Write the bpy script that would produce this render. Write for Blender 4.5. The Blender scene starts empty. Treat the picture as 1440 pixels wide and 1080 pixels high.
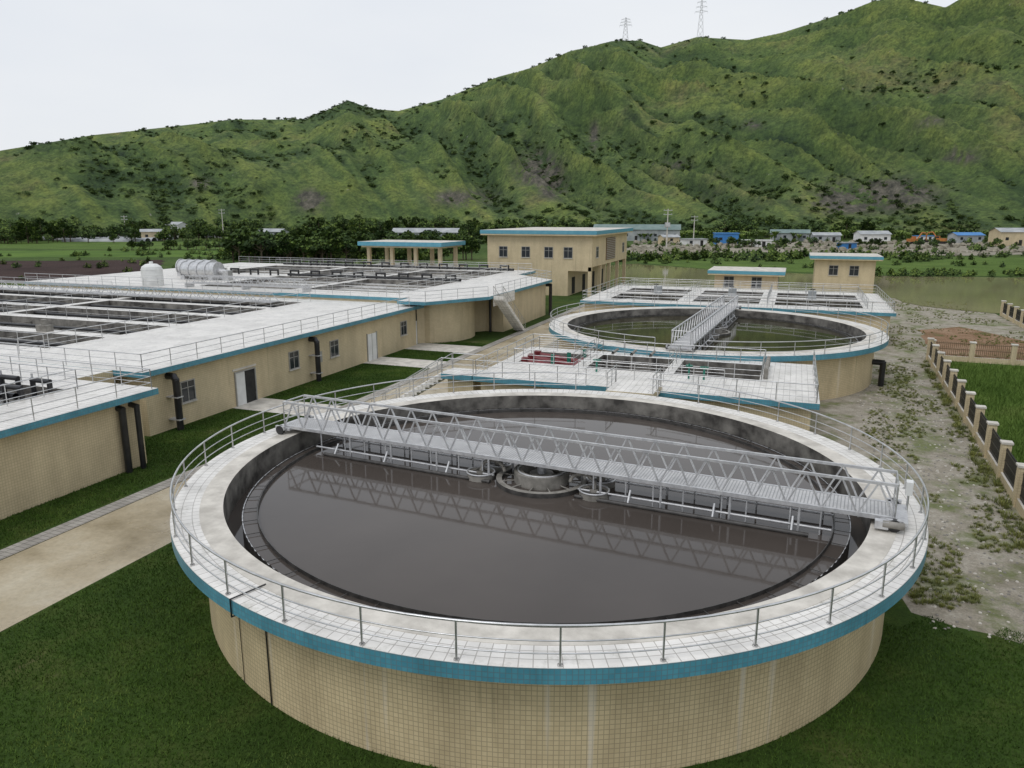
import bpy, math, random
import numpy as np
from mathutils import Vector, Matrix, noise
R=random.Random(7)
sc=bpy.context.scene
YAW=math.radians(20.5)
CA,SA=math.cos(YAW),math.sin(YAW)
def cw(X,Y): return (X*CA-Y*SA, X*SA+Y*CA)

# ------------------------------------------------------------ materials
def base(name,rough=.7,metal=0,spec=.5):
    m=bpy.data.materials.new(name); m.use_nodes=True
    nt=m.node_tree; b=nt.nodes['Principled BSDF']
    b.inputs['Roughness'].default_value=rough; b.inputs['Metallic'].default_value=metal
    b.inputs['Specular IOR Level'].default_value=spec
    return m,nt,b
def coord(nt,kind='Object',scale=(1,1,1)):
    t=nt.nodes.new('ShaderNodeTexCoord'); mp=nt.nodes.new('ShaderNodeMapping')
    mp.inputs['Scale'].default_value=scale
    nt.links.new(t.outputs[kind],mp.inputs['Vector']); return mp.outputs[0]
def nz(nt,vec,scale,detail=5,rough=.6,dist=0):
    n=nt.nodes.new('ShaderNodeTexNoise'); n.inputs['Scale'].default_value=scale
    n.inputs['Detail'].default_value=detail; n.inputs['Roughness'].default_value=rough
    n.inputs['Distortion'].default_value=dist
    nt.links.new(vec,n.inputs['Vector']); return n.outputs['Fac']
def ramp(nt,fac,stops):
    r=nt.nodes.new('ShaderNodeValToRGB'); e=r.color_ramp.elements
    while len(e)<len(stops): e.new(.5)
    for el,(p,c) in zip(e,stops):
        el.position=p; el.color=(c[0],c[1],c[2],1) if hasattr(c,'__len__') else (c,c,c,1)
    nt.links.new(fac,r.inputs[0]); return r.outputs[0]
def mix(nt,f,a,b,mode='MIX'):
    n=nt.nodes.new('ShaderNodeMix'); n.data_type='RGBA'; n.blend_type=mode
    for i,v in ((0,f),(6,a),(7,b)):
        if hasattr(v,'is_output'): nt.links.new(v,n.inputs[i])
        elif i==0: n.inputs[0].default_value=v
        else: n.inputs[i].default_value=(v[0],v[1],v[2],1)
    return n.outputs[2]
def bump(nt,b,h,strength=.3,dist=.05):
    n=nt.nodes.new('ShaderNodeBump'); n.inputs['Strength'].default_value=strength
    n.inputs['Distance'].default_value=dist
    nt.links.new(h,n.inputs['Height']); nt.links.new(n.outputs[0],b.inputs['Normal'])
def mvar(name,c1,c2,scale=1.,rough=.7,metal=0,bs=None,bd=.02,lo=.35,hi=.65,spec=.5):
    m,nt,b=base(name,rough,metal,spec); v=coord(nt)
    f=nz(nt,v,scale); nt.links.new(ramp(nt,f,[(lo,c1),(hi,c2)]),b.inputs['Base Color'])
    if bs: bump(nt,b,nz(nt,v,bs,4),.5,bd)
    return m
def tile(name,c1,c2,mortar,w,h,ms=.008,streak=0.,rough=.45,dirt=.25,white=0.,spots=0.,drips=0.):
    m,nt,b=base(name,rough); uv=coord(nt,'UV'); ob=coord(nt)
    br=nt.nodes.new('ShaderNodeTexBrick'); br.offset=0; br.squash=1
    br.inputs['Scale'].default_value=1; br.inputs['Brick Width'].default_value=w
    br.inputs['Row Height'].default_value=h; br.inputs['Mortar Size'].default_value=ms
    br.inputs['Mortar Smooth'].default_value=.2
    br.inputs['Color1'].default_value=(*c1,1); br.inputs['Color2'].default_value=(*c2,1); br.inputs['Mortar'].default_value=(*mortar,1)
    nt.links.new(uv,br.inputs['Vector'])
    col=br.outputs['Color']
    d=ramp(nt,nz(nt,ob,.6,6,.65),[(.3,(1-dirt,)*3),(.62,(1,1,1))])
    col=mix(nt,1,col,d,'MULTIPLY')
    if spots:
        s0=ramp(nt,nz(nt,ob,1.9,8,.75),[(.33,(1-spots,1-spots,1-spots*1.1)),(.47,(1,1,1))])
        col=mix(nt,1,col,s0,'MULTIPLY')
    if streak:
        s=ramp(nt,nz(nt,coord(nt,'UV',(.9,.16,1)),1.2,4,.55),[(.36,(1-streak,1-streak*1.05,1-streak*1.1)),(.58,(1,1,1))])
        col=mix(nt,1,col,s,'MULTIPLY')
    if drips:
        # thin isolated run-down stains
        s=ramp(nt,nz(nt,coord(nt,'UV',(3.2,.12,1)),1.1,3,.5),[(.27,(1-drips,)*3),(.36,(1,1,1))])
        col=mix(nt,1,col,s,'MULTIPLY')
    if white:
        s2=ramp(nt,nz(nt,coord(nt,'UV',(2.1,.07,1)),1.1,3,.55),[(.60,(0,0,0)),(.72,(white,)*3)])
        col=mix(nt,s2,col,(.76,.70,.60))
    nt.links.new(col,b.inputs['Base Color'])
    return m
M={}
M['wall']=tile('cream_mosaic_tile',(.63,.51,.305),(.70,.575,.35),(.42,.335,.21),.12,.12,.010,.13,.5,.15,.6,0,.35)
M['wallfar']=tile('cream_wall_tile',(.64,.53,.335),(.69,.575,.37),(.48,.39,.25),.12,.12,.009,.12,.55,.14,.0,0,.22)
M['deck']=tile('white_deck_tile',(.77,.74,.69),(.84,.81,.76),(.46,.43,.39),.30,.30,.013,0,.4,.24,0,.28)
M['blue']=tile('blue_mosaic_tile',(.075,.28,.37),(.10,.34,.43),(.12,.23,.28),.12,.12,.010,.15,.4,.2,0,0,.25)
M['roofblue']=mvar('blue_roof_trim',(.08,.28,.38),(.12,.34,.43),1.5,.5)
M['paver']=tile('grey_pavers',(.36,.33,.29),(.43,.40,.35),(.14,.13,.11),.4,.25,.014,0,.8,.4)
M['conc']=mvar('concrete_pale',(.44,.41,.36),(.68,.64,.57),1.3,.8,bs=25,bd=.01)
M['concd']=mvar('concrete_wet_stained',(.05,.045,.04),(.24,.225,.20),1.1,.6,bs=12,bd=.02)
M['pier']=mvar('concrete_grey',(.16,.15,.13),(.30,.28,.25),2.5,.75,bs=12,bd=.02)
M['steel']=mvar('stainless_steel',(.48,.48,.48),(.66,.66,.66),3,.30,.8)
M['galv']=mvar('galvanised_steel',(.44,.44,.45),(.62,.62,.62),5,.42,.35)
M['grate']=tile('deck_grating',(.60,.59,.58),(.68,.67,.66),(.30,.30,.30),.10,.10,.016,0,.5,.25)
M['black']=mvar('black_pipe',(.010,.010,.012),(.025,.025,.025),2,.35)
M['rubber']=mvar('weir_dark_steel',(.03,.028,.026),(.08,.075,.07),3,.5)
M['glass'],nt,b=base('window_glass',.08); b.inputs['Base Color'].default_value=(.03,.035,.04,1)
M['frame']=mvar('window_frame',(.30,.29,.27),(.38,.37,.34),2,.5)
M['white']=mvar('white_paint',(.62,.62,.60),(.76,.76,.74),1,.45)
M['red']=mvar('red_paint',(.12,.010,.014),(.20,.022,.025),3,.45)
M['green']=mvar('green_motor_paint',(.01,.13,.09),(.02,.2,.14),3,.4)
M['orange']=mvar('orange_paint',(.36,.12,.03),(.46,.18,.04),2,.55)
M['dark']=mvar('dark_interior',(.012,.012,.012),(.03,.028,.025),2,.8)
M['brown']=mvar('brown_louvre',(.14,.09,.05),(.2,.13,.07),8,.6)
M['bluemetal']=mvar('blue_sheet_metal',(.03,.16,.42),(.05,.22,.5),.3,.5)
M['greymetal']=mvar('grey_sheet_metal',(.25,.27,.28),(.42,.43,.43),.3,.5)
M['greenroof']=mvar('green_grey_roof',(.10,.16,.15),(.18,.24,.22),.3,.6)
M['bark']=mvar('bark',(.06,.045,.03),(.12,.09,.06),8,.9)
def water(name,c1,c2,scale=.12,rough=.04,bd=.004,bs=1.3,spec=.5):
    m,nt,b=base(name,rough,0,spec); v=coord(nt)
    nt.links.new(ramp(nt,nz(nt,v,scale,4),[(.35,c1),(.65,c2)]),b.inputs['Base Color'])
    b.inputs['IOR'].default_value=1.33
    bump(nt,b,nz(nt,v,bs,3),.25,bd); return m
M['water']=water('dark_brown_water',(.060,.050,.043),(.080,.067,.058),.12,.05,.005,1.6)
M['water2']=water('green_brown_water',(.030,.027,.014),(.048,.042,.024),.12,.04,.004,1.3,.35)
M['watg']=water('grey_basin_water',(.12,.12,.11),(.27,.26,.245),.4,.10)
M['foam']=mvar('foam_water',(.34,.33,.31),(.66,.65,.62),1.2,.4)
M['pond']=water('muddy_pond_water',(.22,.20,.10),(.28,.25,.14),.05,.05,.012,.5,.5)
# leaves
def leaf(name,c1,c2):
    m,nt,b=base(name,.75,0,.2); oi=nt.nodes.new('ShaderNodeObjectInfo')
    f=nz(nt,coord(nt),3,3)
    c=ramp(nt,f,[(.3,c1),(.7,c2)])
    r=ramp(nt,oi.outputs['Random'],[(0,(.65,.68,.65)),(1,(1.45,1.3,1.05))])
    nt.links.new(mix(nt,1,c,r,'MULTIPLY'),b.inputs['Base Color']); return m
M['lf1']=leaf('leaf_dark',(.022,.045,.014),(.040,.074,.022))
M['lf2']=leaf('leaf_mid',(.052,.096,.024),(.080,.135,.035))
M['lf3']=leaf('leaf_light',(.10,.16,.040),(.15,.215,.058))
M['hb1']=leaf('hill_leaf_dark',(.028,.054,.018),(.046,.080,.024))
M['hb2']=leaf('hill_leaf_mid',(.054,.094,.027),(.080,.125,.035))
M['wd']=leaf('weed_leaf',(.12,.15,.045),(.20,.22,.085))
def gmat(name,stops,scale,scale2,bs=30,bd=.03,rough=.95,k=.55):
    m,nt,b=base(name,rough,0,.15); v=coord(nt)
    c=ramp(nt,nz(nt,v,scale,8,.65),stops)
    d=ramp(nt,nz(nt,v,scale2,6,.7),[(.3,(k,k,k)),(.7,(1.2,1.2,1.15))])
    nt.links.new(mix(nt,1,c,d,'MULTIPLY'),b.inputs['Base Color'])
    bump(nt,b,nz(nt,v,bs,4,.7),.8,bd); return m
M['lawn']=gmat('lawn_grass',[(.3,(.028,.056,.010)),(.5,(.044,.080,.014)),(.62,(.070,.095,.022)),(.70,(.15,.13,.07))],.35,9)
M['blade'],nt,b=base('grass_blade',.8,0,.12); v=coord(nt)
c=ramp(nt,nz(nt,v,.55,8,.72),[(.3,(.032,.066,.011)),(.50,(.056,.106,.018)),(.62,(.092,.138,.030)),(.74,(.15,.15,.06))])
nt.links.new(mix(nt,1,c,ramp(nt,nz(nt,v,.16,4,.6),[(.35,(.66,.72,.70)),(.65,(1.2,1.15,1.05))]),'MULTIPLY'),b.inputs['Base Color'])
M['weed'],nt,b=base('tall_grass',.8,0,.15)
nt.links.new(ramp(nt,nz(nt,coord(nt),.25,6,.7),[(.3,(.07,.13,.022)),(.55,(.12,.19,.038)),(.75,(.19,.23,.07))]),b.inputs['Base Color'])
M['ground']=gmat('ground_field',[(.3,(.045,.080,.020)),(.5,(.075,.125,.030)),(.7,(.125,.165,.045))],.02,.6,6,.3)
M['field']=gmat('green_field',[(.3,(.07,.12,.025)),(.6,(.115,.185,.038)),(.75,(.16,.20,.06))],.1,2,14,.15)
M['plough']=gmat('ploughed_field',[(.3,(.040,.024,.022)),(.7,(.075,.047,.042))],.08,2.5,8,.15)
m,nt,b=base('crop_field',.95,0,.1); v=coord(nt,'Object',(1,1,1)); M['crop']=m
wv=nt.nodes.new('ShaderNodeTexWave'); wv.inputs['Scale'].default_value=.09; wv.inputs['Distortion'].default_value=1.5; wv.bands_direction='Y'; nt.links.new(v,wv.inputs['Vector'])
c=mix(nt,1,ramp(nt,nz(nt,v,.04,6,.7),[(.35,(.055,.105,.022)),(.6,(.11,.18,.036))]),ramp(nt,wv.outputs['Fac'],[(.2,(.6,.65,.6)),(.6,(1.15,1.15,1.1))]),'MULTIPLY')
nt.links.new(c,b.inputs['Base Color'])
m,nt,b=base('gravel_dirt',.9,0,.2); v=coord(nt); M['gravel']=m
c=ramp(nt,nz(nt,v,.9,9,.75),[(.30,(.19,.165,.12)),(.50,(.34,.305,.245)),(.72,(.49,.455,.39))])
c=mix(nt,1,c,ramp(nt,nz(nt,v,11,6,.8),[(.3,(.6,.6,.6)),(.7,(1.2,1.2,1.2))]),'MULTIPLY')
gm=ramp(nt,nz(nt,v,.33,9,.72),[(.49,(0,0,0)),(.60,(.88,.88,.88))])
c=mix(nt,gm,c,ramp(nt,nz(nt,v,4,6,.7),[(.3,(.085,.11,.032)),(.7,(.18,.20,.08))]))
nt.links.new(c,b.inputs['Base Color']); bump(nt,b,nz(nt,v,30,5,.7),.8,.03)
M['reddirt']=gmat('red_dirt',[(.3,(.10,.12,.04)),(.45,(.25,.15,.09)),(.75,(.40,.28,.19))],.3,5,20,.05)
M['rubbleg']=gmat('rubble_ground',[(.3,(.20,.19,.14)),(.6,(.40,.36,.30)),(.75,(.55,.52,.46))],.08,1.5,6,.2)
m,nt,b=base('wet_concrete_road',.5); v=coord(nt); M['road']=m
c=ramp(nt,nz(nt,v,.28,7,.62),[(.3,(.24,.19,.11)),(.5,(.42,.35,.235)),(.7,(.54,.48,.36))])
c=mix(nt,1,c,ramp(nt,nz(nt,v,6,6,.75),[(.3,(.82,.82,.82)),(.6,(1.05,1.05,1.05))]),'MULTIPLY')
nt.links.new(c,b.inputs['Base Color'])
nt.links.new(ramp(nt,nz(nt,v,.35,5),[(.40,.16),(.6,.6)]),b.inputs['Roughness'])
bump(nt,b,nz(nt,v,20,3),.3,.01)

# ------------------------------------------------------------ mesh builder
class MB:
    def __init__(s): s.v=[];s.f=[];s.m=[];s.uv=[];s.sm=[];s.mats=[];s.M=None
    def mi(s,k):
        if k not in s.mats: s.mats.append(k)
        return s.mats.index(k)
    def add(s,vs,fs,k,uvs,smooth=False):
        o=len(s.v); i=s.mi(k)
        if s.M is not None: vs=[tuple(s.M@Vector(q)) for q in vs]
        s.v+=vs
        for f,u in zip(fs,uvs):
            s.f.append([o+j for j in f]); s.m.append(i); s.uv+=u; s.sm.append(smooth)
    def poly(s,pts,k,uv=None):
        if uv is None:
            a=Vector(pts[0]);n=(Vector(pts[1])-a).cross(Vector(pts[2])-a)
            ax=max(range(3),key=lambda i:abs(n[i]))
            uv=[(p[0],p[1]) if ax==2 else ((p[1],p[2]) if ax==0 else (p[0],p[2])) for p in pts]
        s.add(list(pts),[list(range(len(pts)))],k,[uv])
    def box(s,x0,x1,y0,y1,z0,z1,k,kt=None):
        kt=kt or k
        P=lambda a,b,c:((x0,x1)[a],(y0,y1)[b],(z0,z1)[c])
        s.poly([P(0,0,1),P(1,0,1),P(1,1,1),P(0,1,1)],kt)
        s.poly([P(0,1,0),P(1,1,0),P(1,0,0),P(0,0,0)],k)
        s.poly([P(0,0,0),P(1,0,0),P(1,0,1),P(0,0,1)],k)
        s.poly([P(1,1,0),P(0,1,0),P(0,1,1),P(1,1,1)],k)
        s.poly([P(1,0,0),P(1,1,0),P(1,1,1),P(1,0,1)],k)
        s.poly([P(0,1,0),P(0,0,0),P(0,0,1),P(0,1,1)],k)
    def prism(s,poly,z0,z1,k,kt=None):
        n=len(poly); kt=kt or k; L=0
        s.poly([(x,y,z1) for x,y in poly],kt); s.poly([(x,y,z0) for x,y in poly[::-1]],k)
        for i in range(n):
            a=poly[i];b=poly[(i+1)%n]; d=math.dist(a,b)
            s.add([(a[0],a[1],z0),(b[0],b[1],z0),(b[0],b[1],z1),(a[0],a[1],z1)],[[0,1,2,3]],k,[[(L,z0),(L+d,z0),(L+d,z1),(L,z1)]]); L+=d
    def tube(s,a,b,r,k,n=6,r2=None,cap=False):
        a=Vector(a);b=Vector(b);d=b-a
        if d.length<1e-6:return
        r2=r if r2 is None else r2
        z=d.normalized(); x=z.orthogonal().normalized(); y=z.cross(x); vs=[]
        for c,rr in((a,r),(b,r2)):
            for i in range(n):
                t=2*math.pi*i/n; vs.append(tuple(c+x*math.cos(t)*rr+y*math.sin(t)*rr))
        fs=[[i,(i+1)%n,n+(i+1)%n,n+i] for i in range(n)]; L=d.length
        us=[[(i*.1,0),(i*.1+.1,0),(i*.1+.1,L),(i*.1,L)] for i in range(n)]
        s.add(vs,fs,k,us,n>4)
        if cap:
            s.add(vs[n:],[list(range(n))],k,[[(0,0)]*n]); s.add(vs[:n][::-1],[list(range(n))],k,[[(0,0)]*n])
    def pipe(s,pts,r,k,n=10):
        for a,b in zip(pts,pts[1:]):
            a=Vector(a);b=Vector(b);d=(b-a).normalized()*r*.5
            s.tube(a-d,b+d,r,k,n,cap=True)
    def lathe(s,prof,ks,c=(0,0),n=200,a0=0,a1=2*math.pi,smooth=True):
        full=abs(a1-a0-2*math.pi)<1e-6; cum=0; nn=n if full else n+1
        for (p,q,k) in zip(prof,prof[1:],ks):
            L=math.hypot(q[0]-p[0],q[1]-p[1]); rr=max(p[0],q[0])
            vs=[]
            for (r,z) in(p,q):
                for i in range(nn):
                    t=a0+(a1-a0)*i/n; vs.append((c[0]+r*math.cos(t),c[1]+r*math.sin(t),z))
            fs=[];us=[]
            for i in range(n):
                j=(i+1)%nn; fs.append([i,j,nn+j,nn+i]); u0=rr*(a1-a0)*i/n;u1=rr*(a1-a0)*(i+1)/n
                if abs(q[1]-p[1])>L*.7: us.append([(u0,p[1]),(u1,p[1]),(u1,q[1]),(u0,q[1])])
                else: us.append([(u0,cum),(u1,cum),(u1,cum+L),(u0,cum+L)])
            s.add(vs,fs,k,us,smooth); cum+=L
    def torus(s,c,Rr,r,k,n=28,m=8):
        vs=[];fs=[];us=[]
        for i in range(n):
            a=2*math.pi*i/n
            for j in range(m):
                b=2*math.pi*j/m; q=Rr+r*math.cos(b); vs.append((c[0]+q*math.cos(a),c[1]+q*math.sin(a),c[2]+r*math.sin(b)))
        for i in range(n):
            for j in range(m):
                fs.append([i*m+j,((i+1)%n)*m+j,((i+1)%n)*m+(j+1)%m,i*m+(j+1)%m]); us.append([(0,0)]*4)
        s.add(vs,fs,k,us,True)
    def obj(s,name,parent=None):
        me=bpy.data.meshes.new(name); me.from_pydata(s.v,[],s.f)
        for k in s.mats: me.materials.append(M[k])
        me.polygons.foreach_set('material_index',s.m); me.polygons.foreach_set('use_smooth',s.sm)
        uv=me.uv_layers.new(name='UVMap'); uv.data.foreach_set('uv',np.array(s.uv,dtype='f').ravel())
        me.update(); o=bpy.data.objects.new(name,me); sc.collection.objects.link(o)
        if parent: o.parent=parent
        return o
def empty(name):
    o=bpy.data.objects.new(name,None); sc.collection.objects.link(o); return o
def rail(mb,pts,h=.9,sp=2.,r=.024,k='steel',mids=(.30,.62),closed=False):
    if closed: pts=pts+[pts[0]]
    for a,b in zip(pts,pts[1:]):
        L=math.dist(a,b); n=max(1,round(L/sp)) if sp else 0
        for z,rr in [(h,r*1.15)]+[(h*t,r*.7) for t in mids]:
            mb.tube((a[0],a[1],a[2]+z),(b[0],b[1],b[2]+z),rr,k,6)
        if sp:
            for i in range(n+1):
                t=i/n; p=[a[j]+(b[j]-a[j])*t for j in range(3)]
                mb.tube(p,(p[0],p[1],p[2]+h),r,k,6)
def crail(mb,c,r,z,h=.88,gaps=(),post=10.,step=2.5):
    def ing(a): return any(abs((a-g+180)%360-180)<w for g,w in gaps)
    P=lambda a,zz:(c[0]+r*math.cos(math.radians(a)),c[1]+r*math.sin(math.radians(a)),zz)
    a=0
    while a<360-1e-6:
        if not(ing(a) or ing(a+step)):
            for hh,rr in((h,.030),(h*.62,.017),(h*.30,.017)): mb.tube(P(a,z+hh),P(a+step,z+hh),rr,'steel',6)
        if abs(a/post-round(a/post))<1e-6 and not ing(a): mb.tube(P(a,z),P(a,z+h),.026,'steel',6); mb.tube(P(a,z),P(a,z+.03),.06,'steel',8)
        a+=step
def truss(mb,x0,x1,y,z0,z1,pl,k='galv',r=.035):
    n=round((x1-x0)/pl); pl=(x1-x0)/n
    mb.box(x0,x1,y-.04,y+.04,z1-.05,z1+.03,k); mb.box(x0,x1,y-.05,y+.05,z0-.06,z0+.06,k)
    for i in range(n):
        a=x0+i*pl; mb.tube((a,y,z0),(a+pl/2,y,z1),r,k,4); mb.tube((a+pl/2,y,z1),(a+pl,y,z0),r,k,4)
def steps(mb,x0,y0,x1,y1,z0,z1,w,k='deck'):
    n=max(2,round(abs(z1-z0)/.17)); d=Vector((x1-x0,y1-y0)); L=d.length; d/=L; nn=Vector((-d.y,d.x))*w/2
    for i in range(n):
        a=Vector((x0,y0))+d*L*i/n; b2=Vector((x0,y0))+d*L*(i+1)/n; z=z0+(z1-z0)*(i+.5)/n
        mb.prism([tuple(a-nn),tuple(b2-nn),tuple(b2+nn),tuple(a+nn)],z-.35,z,k)
    for sgn in(-1,1):
        o=nn*sgn*.95
        rail(mb,[(x0+o.x,y0+o.y,z0),(x1+o.x,y1+o.y,z1)],.9,1.2)

# ------------------------------------------------------------ clarifier tanks
def clarifier(c,Rr,zt,bang,wk,gaps,detail=True):
    e=empty('clarifier_tank'); k=Rr/11.97
    Rw=Rr-.84; Rt=Rr-.80; Ri=Rr-1.47
    mb=MB()
    mb.lathe([(Rw,-.2),(Rw,zt-.38)],['wall'],c,240)
    mb.obj('outer_wall',e)
    mb=MB()
    mb.lathe([(Rw,zt-.38),(Rr,zt-.36),(Rr,zt),(Rt,zt),(Rt,zt+.012),(Ri,zt+.012),(Ri,zt-1.2),(Ri-.55,zt-1.0),(Ri-.55,zt-.62)],
      ['conc','blue','deck','conc','conc','concd','concd','concd'],c,240)
    mb.obj('rim_walkway',e)
    mb=MB(); rw=Ri-.5
    n=360
    for ring,zlo,ztop,amp in((rw,zt-.9,zt-.46,.05),(rw-.45,zt-.75,zt-.44,0)):
        vs=[];fs=[];us=[]
        for i in range(n):
            t=2*math.pi*i/n; vs+= [(c[0]+ring*math.cos(t),c[1]+ring*math.sin(t),zlo),(c[0]+ring*math.cos(t),c[1]+ring*math.sin(t),ztop-(amp if i%2 else 0))]
        for i in range(n):
            j=(i+1)%n; fs.append([2*i,2*j,2*j+1,2*i+1]); us.append([(0,0)]*4)
        mb.add(vs,fs,'rubber',us)
        mb.lathe([(ring-.03,zlo),(ring-.03,ztop-amp-.01),(ring,ztop-amp-.01)],['rubber','galv' if amp else 'rubber'],c,180)
    for i in range(60):
        t=2*math.pi*i/60; ct,st=math.cos(t),math.sin(t)
        mb.tube((c[0]+(rw-.45)*ct,c[1]+(rw-.45)*st,zt-.5),(c[0]+rw*ct,c[1]+rw*st,zt-.5),.012,'rubber',4)
    mb.obj('overflow_weir',e)
    mb=MB(); zw=zt-.56
    mb.poly([(c[0]+rw*math.cos(2*math.pi*i/120),c[1]+rw*math.sin(2*math.pi*i/120),zw) for i in range(120)],wk)
    mb.lathe([(Ri,zt-.95),(rw,zt-.95)],[wk],c,120)
    mb.obj('water',e)
    mb=MB(); crail(mb,c,Rr-.1,zt,.88,gaps); mb.obj('railing',e)
    mb=MB(); mb.M=Matrix.Translation((c[0],c[1],0))@Matrix.Rotation(math.radians(bang),4,'Z')
    L=Rr-.90; zb=zt+.30; W=.62
    mb.box(-L,L,-W+.06,W-.06,zb-.03,zb+.03,'grate')
    for y in(-W,W):
        truss(mb,-L,L,y,zb-.02,zb+1.0,.98*k,r=.034)
    for i in range(25):
        x=-L+2*L*i/24; mb.box(x-.03,x+.03,-W,W,zb-.12,zb-.035,'galv')
    for s_ in(-1,1):
        mb.box(s_*L-.35,s_*L+.35,-W-.15,W+.15,zb-.14,zb-.04,'galv')
        for y in(-W-.25,W+.25):
            mb.tube((s_*(L+.0)-.0,y-.08,zt+.19),(s_*L,y+.08,zt+.19),.18,'black',16,cap=True)
            mb.box(s_*L-.22,s_*L+.22,y-.05,y+.05,zt+.2,zt+.36,'galv')
        rail(mb,[(s_*L,-W,zb),(s_*L,W,zb)],1.0,1.3)
    mb.obj('scraper_bridge',e)
    mb=MB(); mb.M=Matrix.Translation((c[0],c[1],0))@Matrix.Rotation(math.radians(bang),4,'Z')
    for s_ in(-1,1):
        for yy in(-W,W):
            for i in range(8):
                x=s_*(2.1+i*1.02*k+R.uniform(-.15,.15))
                mb.tube((x,yy,zb-.05),(x,yy,zw-.2),.028,'galv',6)
                if i%2==0: mb.tube((x+.25,yy,zb-.05),(x+.25,yy,zw-.2),.045,'galv',8)
            mb.tube((s_*1.6,yy,zw+.20),(s_*(L-1.6),yy,zw+.20),.04,'galv',8)
        mb.tube((s_*1.6,-W-.30,zw+.05),(s_*(L-2.2),-W-.30,zw+.05),.075,'rubber',8)
        for x in (3.4,6.1,8.4):
            mb.tube((s_*x*k,-W-.30,zw+.05),(s_*x*k,-W,zw+.45),.04,'galv',6)
        for yy,xx in((-.55,2.15),(.6,2.0)):
            cx=s_*xx
            mb.lathe([(.16,zw+.30),(.16,zw+.18),(.42,zw+.16),(.5,zw+.24),(.5,zw-.05)],['pier','rubber','pier','pier'],(cx,yy),24)
            mb.torus((cx,yy,zw+.24),.5,.03,'galv')
            pts=[(cx,yy,zw+.25)]+[(cx-s_*.45*(1-math.cos(t)),yy*.8,zw+.35+.35*math.sin(t)) for t in np.linspace(.2,math.pi,7)]
            for a_,b_ in zip(pts,pts[1:]): mb.tube(a_,b_,.065,'pier',8)
        mb.tube((s_*1.35,.45,zw+.02),(s_*1.35,.45,zb),.05,'galv',8)
    mb.obj('suction_frame',e)
    mb=MB()
    mb.lathe([(0,zw+.34),(.42,zw+.34),(.42,zw+.16),(.70,zw+.16),(.70,zw+.46),(.98,zw+.46),(.98,zw-.3)],['pier','pier','concd','pier','pier','pier'],c,48)
    mb.lathe([(1.42,zw-.1),(1.42,zw+.16),(1.62,zw+.16),(1.62,zw-.1)],['rubber','pier','rubber'],c,60)
    mb.lathe([(.98,zw+.04),(1.42,zw+.04)],[wk],c,60)
    for i in range(12):
        t=2*math.pi*i/12; mb.tube((c[0]+.98*math.cos(t),c[1]+.98*math.sin(t),zw+.12),(c[0]+1.6*math.cos(t),c[1]+1.6*math.sin(t),zw+.12),.025,'pier',6)
    mb.torus((c[0],c[1],zw+.47),.84,.03,'galv',48)
    mb.tube((c[0],c[1],zw+.1),(c[0],c[1],zb),.16,'galv',16)
    mb.obj('centre_pier',e)
    if detail:
        mb=MB(); mb.M=Matrix.Translation((c[0],c[1],0))@Matrix.Rotation(math.radians(bang),4,'Z')
        mb.box(L-.5,L-.15,-W-.45,-W-.2,zb-.2,zb+.02,'galv'); mb.tube((L-.3,-W-.38,zb-.06),(L+.25,-W-.38,zb-.06),.10,'pier',12,cap=True)
        mb.box(L+.25,L+.43,.2,.5,zb+.45,zb+.85,'white'); mb.tube((L+.34,.35,zt),(L+.34,.35,zb+.5),.03,'steel',6)
        mb.obj('drive_unit',e)
        mb=MB(); a=math.radians(-129)+math.radians(20.5)
        ct,st=math.cos(a),math.sin(a)
        P=lambda r,z:(c[0]+r*ct,c[1]+r*st,z)
        mb.pipe([P(Rr-.9,zt+.03),P(Rr+.03,zt+.03),P(Rr+.03,zt-.42),P(Rw+.03,zt-.45),P(Rw+.03,0)],.018,'black',6)
        a2=a-math.radians(7);ct2,st2=math.cos(a2),math.sin(a2)
        mb.pipe([(c[0]+(Rw+.02)*ct2,c[1]+(Rw+.02)*st2,zt-.4),(c[0]+(Rw+.02)*ct2,c[1]+(Rw+.02)*st2,0)],.009,'black',6)
        mb.obj('power_cable',e)
    else:
        a=math.radians(-12); mb=MB(); q=[(c[0]+r*math.cos(a),c[1]+r*math.sin(a),z) for r,z in((Rw-.3,1.7),(Rw+.7,1.7),(Rw+.7,-.2))]
        mb.pipe(q,.2,'black',14); mb.obj('outlet_pipe',e)
    return e
T1=(-7.80,23.88); T2=(-5.85,60.3)
clarifier(T1,12.02,3.26,-4.8,'water',[(90,6)])
clarifier(T2,12.7,3.3,87,'water2',[(-92,7)],False)

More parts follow.
